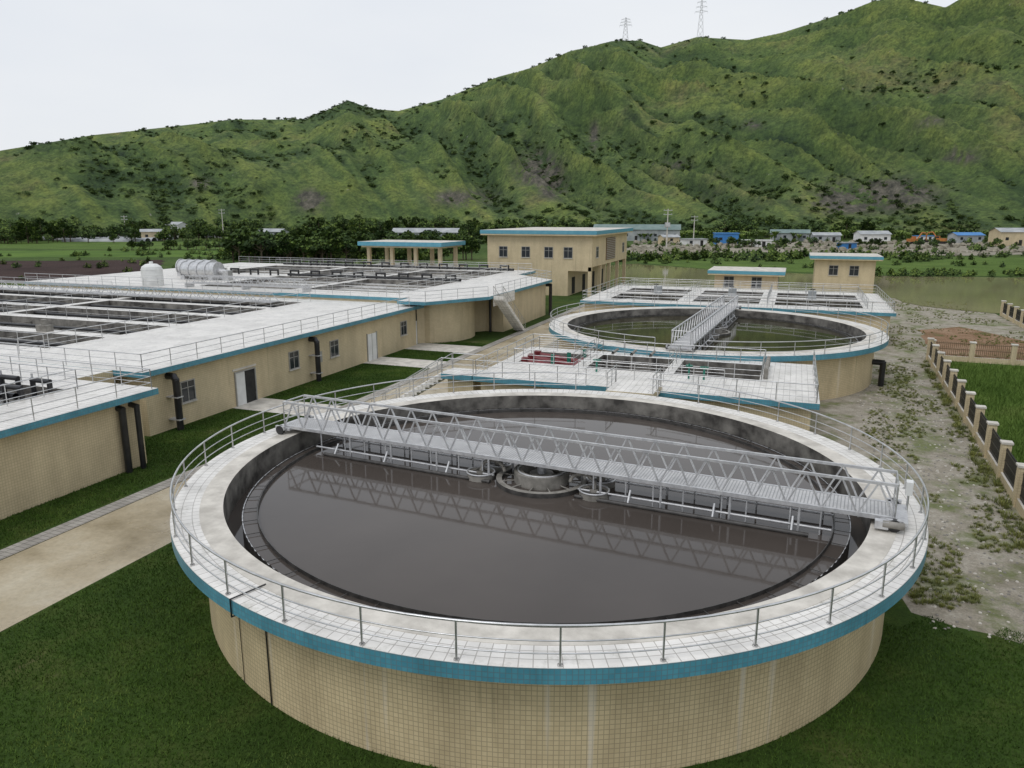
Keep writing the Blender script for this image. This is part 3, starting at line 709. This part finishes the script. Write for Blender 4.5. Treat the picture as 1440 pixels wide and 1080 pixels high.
# ------------------------------------------------------------ vegetation
def leafclump(mb,c,r,n,size,keys,rng,squash=.8):
    for _ in range(n):
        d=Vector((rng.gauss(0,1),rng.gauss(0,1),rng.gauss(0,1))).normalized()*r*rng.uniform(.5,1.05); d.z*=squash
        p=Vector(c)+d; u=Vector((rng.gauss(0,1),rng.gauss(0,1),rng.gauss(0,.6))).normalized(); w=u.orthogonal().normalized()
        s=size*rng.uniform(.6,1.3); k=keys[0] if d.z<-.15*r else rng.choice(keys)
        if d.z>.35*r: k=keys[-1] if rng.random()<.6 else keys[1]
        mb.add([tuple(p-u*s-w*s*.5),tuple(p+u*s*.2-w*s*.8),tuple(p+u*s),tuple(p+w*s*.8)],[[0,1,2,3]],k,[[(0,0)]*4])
def tree_mesh(seed,name):
    rng=random.Random(seed); mb=MB()
    mb.tube((0,0,-.03),(.01,0,.3),.03,'bark',7,.02)
    cl=[]
    for i in range(7):
        a=i*.9+rng.random(); L=rng.uniform(.18,.34); z=rng.uniform(.2,.38)
        e_=(math.cos(a)*L,math.sin(a)*L,z+rng.uniform(.10,.3)); mb.tube((.005,0,z),e_,.014,'bark',5,.005); cl.append(e_)
    mb.tube((.01,0,.3),(.02,.01,.75),.02,'bark',6,.006); cl.append((.02,.01,.8))
    for i in range(12):
        a=rng.random()*6.28; rr=rng.uniform(.05,.32); cl.append((math.cos(a)*rr,math.sin(a)*rr,rng.uniform(.28,.88-rr*.6)))
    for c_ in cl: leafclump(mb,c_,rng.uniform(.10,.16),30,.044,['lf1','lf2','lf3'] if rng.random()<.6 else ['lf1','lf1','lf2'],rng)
    return mb.obj(name)
def bush_mesh(seed,name,keys=('lf1','lf2','lf3')):
    rng=random.Random(seed); mb=MB()
    for i in range(9):
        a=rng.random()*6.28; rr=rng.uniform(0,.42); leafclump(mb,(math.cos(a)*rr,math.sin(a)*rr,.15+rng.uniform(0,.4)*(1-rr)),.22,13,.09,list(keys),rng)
    return mb.obj(name)
def banana_mesh(name):
    rng=random.Random(3); mb=MB(); mb.tube((0,0,-.02),(0,0,.45),.05,'lf2',6,.035)
    for i in range(9):
        a=i*2.4; c_,s_=math.cos(a),math.sin(a); z=.45; P=[]
        for t in np.linspace(0,1,5):
            r=.05+.5*t; zz=z+.5*math.sin(t*2.2)*(.6+.3*rng.random()); w=.09*math.sin(math.pi*min(1,t*.9+.1)); P.append(((c_*r-s_*w,s_*r+c_*w,zz),(c_*r+s_*w,s_*r-c_*w,zz)))
        for p,q in zip(P,P[1:]): mb.add([p[0],q[0],q[1],p[1]],[[0,1,2,3]],'lf3',[[(0,0)]*4])
    return mb.obj(name)
def tuft_mesh(name):
    rng=random.Random(9); mb=MB()
    for i in range(34):
        a=rng.random()*6.28; r0=rng.uniform(0,.4); l=rng.uniform(.3,.75); h=rng.uniform(.2,.6); w=.026
        x,y=math.cos(a)*r0,math.sin(a)*r0; a2=a+rng.uniform(-.6,.6); tx,ty=x+math.cos(a2)*l*.6,y+math.sin(a2)*l*.6
        nx,ny=-math.sin(a2)*w,math.cos(a2)*w
        mb.add([(x-nx,y-ny,0),(x+nx,y+ny,0),((x+tx)/2+nx,(y+ty)/2+ny,h*.75),((x+tx)/2-nx,(y+ty)/2-ny,h*.75)],[[0,1,2,3]],'wd',[[(0,0)]*4])
        mb.add([((x+tx)/2-nx,(y+ty)/2-ny,h*.75),((x+tx)/2+nx,(y+ty)/2+ny,h*.75),(tx,ty,h)],[[0,1,2]],'wd',[[(0,0)]*3])
    return mb.obj(name)
def scatter(name,child,pts):
    vs=[];fs=[]
    for (x,y,z,s) in pts:
        a=R.random()*6.283; o=len(vs)
        for k_ in range(4):
            t=a+k_*math.pi/2; vs.append((x+s*.7071*math.cos(t),y+s*.7071*math.sin(t),z))
        fs.append([o,o+1,o+2,o+3])
    me=bpy.data.meshes.new(name); me.from_pydata(vs,[],fs); o=bpy.data.objects.new(name,me); sc.collection.objects.link(o)
    o.instance_type='FACES'; o.use_instance_faces_scale=True; o.show_instancer_for_render=False; o.show_instancer_for_viewport=False
    child.parent=o; return o
trees=[tree_mesh(i,'tree_crown') for i in range(4)]
P=[[],[]]
while len(P[0])+len(P[1])<14000:
    i=R.randrange(60,NA-60); j=R.randrange(2,int(NR*.86)); g=G[i,j]
    x,y,z=vs[i*NR+j]
    nn_=noise.fractal(Vector((x*.012,y*.012,0)),1,2,4)
    w=.03+(.9 if g<.48 else 0)+(.4 if j<16 else 0)+(.5 if nn_>.28 else 0)
    if R.random()<w:
        P[R.randrange(2)].append((x+R.uniform(-2,2),y+R.uniform(-2,2),z-.5,R.choice((1.1,1.4,1.8,2.3,3.0,4.2))*R.uniform(.7,1.3)))
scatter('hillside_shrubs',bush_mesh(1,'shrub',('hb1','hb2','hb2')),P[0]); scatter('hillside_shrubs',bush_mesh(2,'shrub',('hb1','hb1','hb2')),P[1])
pr=[]
for i in range(NA):
    az=azs[i]
    if -20<az<36 and R.random()<(.22 if (21<az<24.5 or -5<az<-1 or 1<az<3.5) else .02):
        j=int(np.argmax((H[i]-12)/RR[i])); x,y,z=vs[i*NR+j]; pr.append((x,y,z-1.2,R.uniform(2.5,6)))
scatter('ridge_trees',bush_mesh(21,'shrub',('lf1','lf1','lf2')),pr)
tb=[[],[],[]]
for _ in range(1400):
    az=R.uniform(-46,46); rr=R.uniform(362,470); 
    if az>8 and (rr<385 or R.random()<.35): continue
    a=math.radians(az); x,y=cw(math.sin(a)*rr,math.cos(a)*rr)
    if noise.noise(Vector((x*.02,y*.02,3)))<-.12: continue
    tb[R.randrange(3)].append((x,y,-.3 if rr<430 else 1.5,R.choice((3.5,5,6.5,8,10.5))*R.uniform(.8,1.1)))
for k_ in range(3): scatter('tree_belt',trees[k_+1],tb[k_])
def cpts(n,box,s,thr=-1,sd=0):
    out=[]
    while len(out)<n:
        X=R.uniform(box[0],box[1]);Y=R.uniform(box[2],box[3]); x,y=cw(X,Y)
        if noise.noise(Vector((x*.05,y*.05,sd)))<thr: n-=.3; continue
        out.append((x,y,-.05,R.uniform(*s)))
    return out
mid=cpts(110,(-74,-10,195,235),(4,8),-.1)+cpts(60,(-50,40,250,330),(3,7))+cpts(30,(-300,-80,300,335),(2,5),.1)+cpts(24,(-130,-85,250,258),(2,4))+cpts(34,(-74,-40,182,212),(7,10))
mid+=cpts(40,(70,200,258,284),(2,4.5),-.1,3)
scatter('field_trees',trees[0],mid)
sh=cpts(360,(-150,-20,140,330),(1,2.4),.05,5)+cpts(420,(20,260,196,350),(1,3.6),-.05,6)+cpts(200,(32,220,146,230),(.8,2.4),-.1,7)+cpts(160,(15,110,190,214),(1.5,4))+cpts(110,(70,140,145,152),(1,2.6))+cpts(160,(-80,-20,195,225),(2,4.5))
sh=[p for p in sh if not (-54<p[0]<10 and 98<p[1]<168) and not(p[0]<-10 and p[0]>-54 and p[1]<182)]
scatter('field_shrubs',bush_mesh(5,'shrub'),sh)
bn=cpts(460,(90,300,330,400),(3,5.5),-.3,4)+cpts(80,(30,90,330,380),(3,5),-.2,2)
scatter('banana_plants',banana_mesh('banana_plant'),bn)
wp=[]
for _ in range(8500):
    y=24.5+94*R.random()**1.4; x=R.uniform(4.3,10.4) if y<70 else R.uniform(9,22.5)
    if math.hypot(x-T2[0],y-T2[1])<12.4 or math.hypot(x-T1[0],y-T1[1])<11.6: continue
    if noise.fractal(Vector((x*.33,y*.2,1)),1,2,3)>.04: wp.append((x,y,0,R.uniform(.08,.30)))
for _ in range(520):
    y=R.uniform(15,69); wp.append((8.6+2.6*(y-14)/56+R.uniform(.25,.8)*R.choice((-1,1)),y,0,R.uniform(.2,.55)))
scatter('weeds',tuft_mesh('weed_tuft'),wp)
def rock(name,k):
    mb=MB()
    mb.lathe([(0,.55),(.35,.45),(.5,.2),(.45,0)],[k]*3,(0,0),7,smooth=False)
    mb.v=[(x*(1+.4*noise.noise(Vector((x*3,y*3,z*3)))),y*(1+.5*noise.noise(Vector((y*3,x*3,z)))),z) for x,y,z in mb.v]; return mb.obj(name)
rp=[(R.uniform(4.5,10),R.uniform(23,69),-.02,R.choice((.03,.04,.05,.07,.12))) for _ in range(5000)]
scatter('gravel_stones',rock('stone','pier'),rp[:3500]); scatter('gravel_stones',rock('stone','conc'),rp[3500:])
rb_=[]
for _ in range(900):
    X=R.uniform(40,200);Y=R.uniform(215,320); x,y=cw(X,Y)
    if noise.noise(Vector((x*.04,y*.04,9)))>-.05: rb_.append((x,y,-.1,R.uniform(.5,2.8)))
scatter('rubble',rock('rubble_block','rubbleg'),rb_)

def blades(name,N,box,ok,h,w,k):
    rng=np.random.default_rng(5); x=rng.uniform(box[0],box[1],N*2); y=rng.uniform(box[2],box[3],N*2)
    mk=ok(x,y); x=x[mk][:N]; y=y[mk][:N]; n=len(x); a=rng.uniform(0,6.283,n); hh=rng.uniform(h*.5,h*1.3,n)
    V=np.zeros((n,3,3)); c_,s_=np.cos(a)*w,np.sin(a)*w
    V[:,0]=np.stack([x-c_,y-s_,np.zeros(n)],1); V[:,1]=np.stack([x+c_,y+s_,np.zeros(n)],1)
    V[:,2]=np.stack([x+rng.normal(0,h*.45,n),y+rng.normal(0,h*.45,n),hh],1)
    me=bpy.data.meshes.new(name); me.vertices.add(n*3); me.vertices.foreach_set('co',V.ravel()); me.loops.add(n*3); me.loops.foreach_set('vertex_index',np.arange(n*3,dtype='i'))
    me.polygons.add(n); me.polygons.foreach_set('loop_start',np.arange(0,n*3,3,dtype='i')); me.update(calc_edges=True); me.validate()
    me.materials.append(M[k]); o=bpy.data.objects.new(name,me); sc.collection.objects.link(o)
blades('lawn_grass',200000,(-20.9,8.3,4,38),lambda x,y:(np.hypot(x-T1[0],y-T1[1])>11.2)&~((x>3)&(y>23.3+.5*np.sin(x*3))),.085,.018,'blade')
blades('lawn_grass',100000,(-32.3,-26.5,10,64),lambda x,y:~(((y>36.4)&(y<39.5))|((y>51.9)&(y<55.1))|((y>58.9)&(y<62.6))),.09,.02,'blade')
blades('tall_grass',110000,(10.2,34,26,68.5),lambda x,y:x>9.6+ (y-14)*.046,.38,.03,'weed')

# ------------------------------------------------------------ distant buildings and things
def shed(name,px,Y,w,d,h,wk,rk,gable=True):
    X=(px-720)/1050*(.975*Y+2.7); x,y=cw(X,Y); e=empty(name); mb=MB()
    mb.M=Matrix.Translation((x,y,0))@Matrix.Rotation(YAW+R.uniform(-.5,.5),4,'Z'); 
    mb.box(-w/2,w/2,-d/2,d/2,-.1,h,wk); mb.obj('walls',e)
    mr=MB(); mr.M=mb.M
    if gable:
        for s_ in(-1,1): mr.poly([(-w/2-.4,s_*(d/2+.5),h-.1),(w/2+.4,s_*(d/2+.5),h-.1),(w/2+.4,0,h+d*.18),(-w/2-.4,0,h+d*.18)],rk)
        for s_ in(-1,1): mr.poly([(s_*w/2,-d/2,h),(s_*w/2,d/2,h),(s_*w/2,0,h+d*.17)],wk)
    else: mr.box(-w/2-.3,w/2+.3,-d/2-.3,d/2+.3,h,h+.3,rk)
    mr.obj('roof',e)
    mw=MB(); mw.M=mb.M
    n=max(1,int(w/4))
    for i in range(n):
        u=-w/2+w*(i+.5)/n
        if i==n//2: mw.box(u-.6,u+.6,-d/2-.05,-d/2-.01,0,min(2.2,h-.3),'dark')
        else: mw.box(u-.6,u+.6,-d/2-.05,-d/2-.01,h*.4,h*.4+1.1,'glass')
    mw.obj('openings',e)
for a in [('site_cabin',1020,300,9,6,4.2,'bluemetal','bluemetal'),('site_cabin',975,283,9,4,2.5,'white','greymetal'),('shed',1160,325,11,6,3.0,'greymetal','greymetal'),
 ('shed',1225,312,12,7,3.8,'white','greymetal'),('shed',1357,318,12,6,3.2,'greymetal','bluemetal'),('shed',1425,290,15,8,5.2,'wallfar','greymetal'),
 ('warehouse',895,345,38,12,5,'greymetal','greenroof'),('warehouse',600,350,30,10,3.6,'greymetal','greymetal'),('farm_house',250,390,8,7,6.5,'white','greymetal'),
 ('shed',312,385,20,7,3.0,'greymetal','greymetal'),('site_cabin',1062,280,11,3,2.2,'white','white'),('shed',1110,338,16,8,3.6,'greymetal','greenroof'),('farm_house',385,345,12,7,4,'greymetal','greymetal'),('shed',940,305,7,5,2.8,'wallfar','greymetal'),
 ('site_cabin',1298,328,8,3,2.4,'white','bluemetal'),('farm_house',215,345,9,6,4,'wallfar','greymetal'),('site_cabin',1190,262,6,3,2.0,'bluemetal','greymetal')]:
    shed(*a,gable=a[0]!='site_cabin')
for px,Y,L in((150,330,36),(185,345,30),(120,352,40)):
    X=(px-720)/1050*(.975*Y+2.7); x,y=cw(X,Y); mb=MB(); mb.M=Matrix.Translation((x,y,0))@Matrix.Rotation(YAW,4,'Z')
    for r_ in range(3):
        n=8
        for i in range(n):
            a0=math.pi*i/n;a1=math.pi*(i+1)/n; oy=r_*6
            mb.poly([(-L/2,oy+2.6*math.cos(a0),1.5*math.sin(a0)),(L/2,oy+2.6*math.cos(a0),1.5*math.sin(a0)),(L/2,oy+2.6*math.cos(a1),1.5*math.sin(a1)),(-L/2,oy+2.6*math.cos(a1),1.5*math.sin(a1))],'greymetal')
    mb.obj('greenhouse_tunnel')
def excavator(px,Y,rot):
    X=(px-720)/1050*(.975*Y+2.7); x,y=cw(X,Y); mb=MB(); mb.M=Matrix.Translation((x,y,0))@Matrix.Rotation(rot,4,'Z')
    for yy in(-1.2,.7): mb.box(-2,2,yy,yy+.5,.1,.9,'black'); 
    for yy in(-1.2,.7):
        for xx in(-2,2): mb.tube((xx,yy,.5),(xx,yy+.5,.5),.4,'black',12,cap=True)
    mb.box(-2,1.4,-1.2,1.2,1.1,2.2,'orange'); mb.box(.2,1.5,.1,1.2,2.2,3.1,'orange'); mb.box(.3,1.52,.15,1.22,2.3,2.95,'glass')
    for a,b_,r_ in(((1.3,-.6,1.8),(3.4,-.6,4.6),.28),((3.4,-.6,4.6),(5.2,-.6,4.3),.24),((5.2,-.6,4.3),(5.9,-.6,1.6),.18)): mb.tube(a,b_,r_,'orange',6,cap=True)
    mb.prism([(5.3,-1.1),(6.3,-1.1),(6.2,-.1),(5.4,-.1)],.8,1.6,'black'); mb.obj('excavator')
excavator(1283,300,.6); excavator(1322,306,2.7)
def pole(px,Y,h):
    X=(px-720)/1050*(.975*Y+2.7); x,y=cw(X,Y); mb=MB(); mb.M=Matrix.Translation((x,y,0))@Matrix.Rotation(YAW,4,'Z')
    mb.tube((0,0,-.1),(0,0,h),.28,'conc',10,.15,cap=True)
    for z in(h-.6,h-2.0): mb.box(-1.5,1.5,-.08,.08,z,z+.18,'galv')
    for z in(h-.6,h-2.0):
        for q in(-1.3,0,1.3): mb.tube((q,0,z+.15),(q,0,z+.55),.09,'frame',6,cap=True)
    if Y<300: mb.box(-.8,.8,-.7,.7,h-6,h-4.6,'galv'); mb.box(-1.2,1.2,-.15,.15,h-6.2,h-6,'galv')
    mb.obj('utility_pole')
pole(937,262,13.5); pole(315,360,14); pole(178,360,11); pole(975,330,11)
def pylon(az,h):
    i=int(np.argmin(abs(azs-az))); j=int(np.argmax((H[i]-12)/RR[i])); x,y,z=vs[i*NR+j]
    mb=MB(); mb.M=Matrix.Translation((x,y,z-1))@Matrix.Rotation(YAW-math.radians(az),4,'Z')
    wid=lambda t:(1-t)*3.2+t*.5
    lv=[0,.2,.38,.54,.68,.8,.9,1.0]
    for a,b_ in zip(lv,lv[1:]):
        for k_ in range(4):
            s=[(-1,-1),(1,-1),(1,1),(-1,1)]; p=s[k_];q=s[(k_+1)%4]; A=wid(a);B=wid(b_)
            mb.tube((p[0]*A,p[1]*A,a*h),(p[0]*B,p[1]*B,b_*h),.22,'galv',4); mb.tube((p[0]*A,p[1]*A,a*h),(q[0]*B,q[1]*B,b_*h),.12,'galv',4); mb.tube((q[0]*A,q[1]*A,a*h),(p[0]*B,p[1]*B,b_*h),.12,'galv',4)
    for t,w in((.68,6.5),(.8,5.5),(.92,4.5)):
        for s in(-1,1): mb.tube((0,0,t*h+1),(s*w,0,t*h),.2,'galv',4); mb.tube((0,0,t*h-.8),(s*w,0,t*h),.16,'galv',4); mb.tube((s*w,0,t*h),(s*w,0,t*h-2),.12,'galv',4)
    mb.obj('transmission_tower')
pylon(13.2,38); pylon(8.0,24)

# ------------------------------------------------------------ sky, sun, camera
w=bpy.data.worlds.new('World'); sc.world=w; w.use_nodes=True; nt=w.node_tree; bg=nt.nodes['Background']
sky=nt.nodes.new('ShaderNodeTexSky'); sky.sky_type='NISHITA'; sky.sun_disc=False; sky.sun_elevation=math.radians(55); sky.sun_rotation=math.radians(200)
tc=nt.nodes.new('ShaderNodeTexCoord')
mp=nt.nodes.new('ShaderNodeMapping'); mp.inputs['Scale'].default_value=(1,1,3); nt.links.new(tc.outputs['Generated'],mp.inputs['Vector'])
cl=ramp(nt,nz(nt,mp.outputs[0],1.6,5,.5),[(.3,(.81,.845,.90)),(.7,(.925,.94,.955))])
sep=nt.nodes.new('ShaderNodeSeparateXYZ'); nt.links.new(tc.outputs['Generated'],sep.inputs[0])
gr=ramp(nt,sep.outputs[2],[(0,(1.02,1.01,1.0)),(.35,(.95,.97,1.0)),(1,(1.08,1.09,1.12))])
cl=mix(nt,1,cl,gr,'MULTIPLY'); cl=mix(nt,1,cl,(9.75,9.75,9.75),'MULTIPLY')
col=mix(nt,.93,sky.outputs[0],cl)
nt.links.new(col,bg.inputs[0]); bg.inputs[1].default_value=.1
sd=bpy.data.lights.new('sun','SUN'); sd.energy=.9; sd.angle=math.radians(25); sd.color=(1,.98,.95)
so=bpy.data.objects.new('sun',sd); sc.collection.objects.link(so)
az=math.radians(200); el=math.radians(55); dv=Vector((math.sin(az)*math.cos(el),math.cos(az)*math.cos(el),math.sin(el)))
so.rotation_euler=dv.to_track_quat('Z','Y').to_euler()
cd=bpy.data.cameras.new('camera'); cd.sensor_width=36; cd.lens=26.25; cd.clip_end=8000
co=bpy.data.objects.new('camera',cd); co.location=(0,0,12); co.rotation_euler=(math.radians(90-12.88),0,YAW); sc.collection.objects.link(co); sc.camera=co
sc.view_settings.view_transform='Standard'; sc.view_settings.look='None'; sc.view_settings.exposure=0
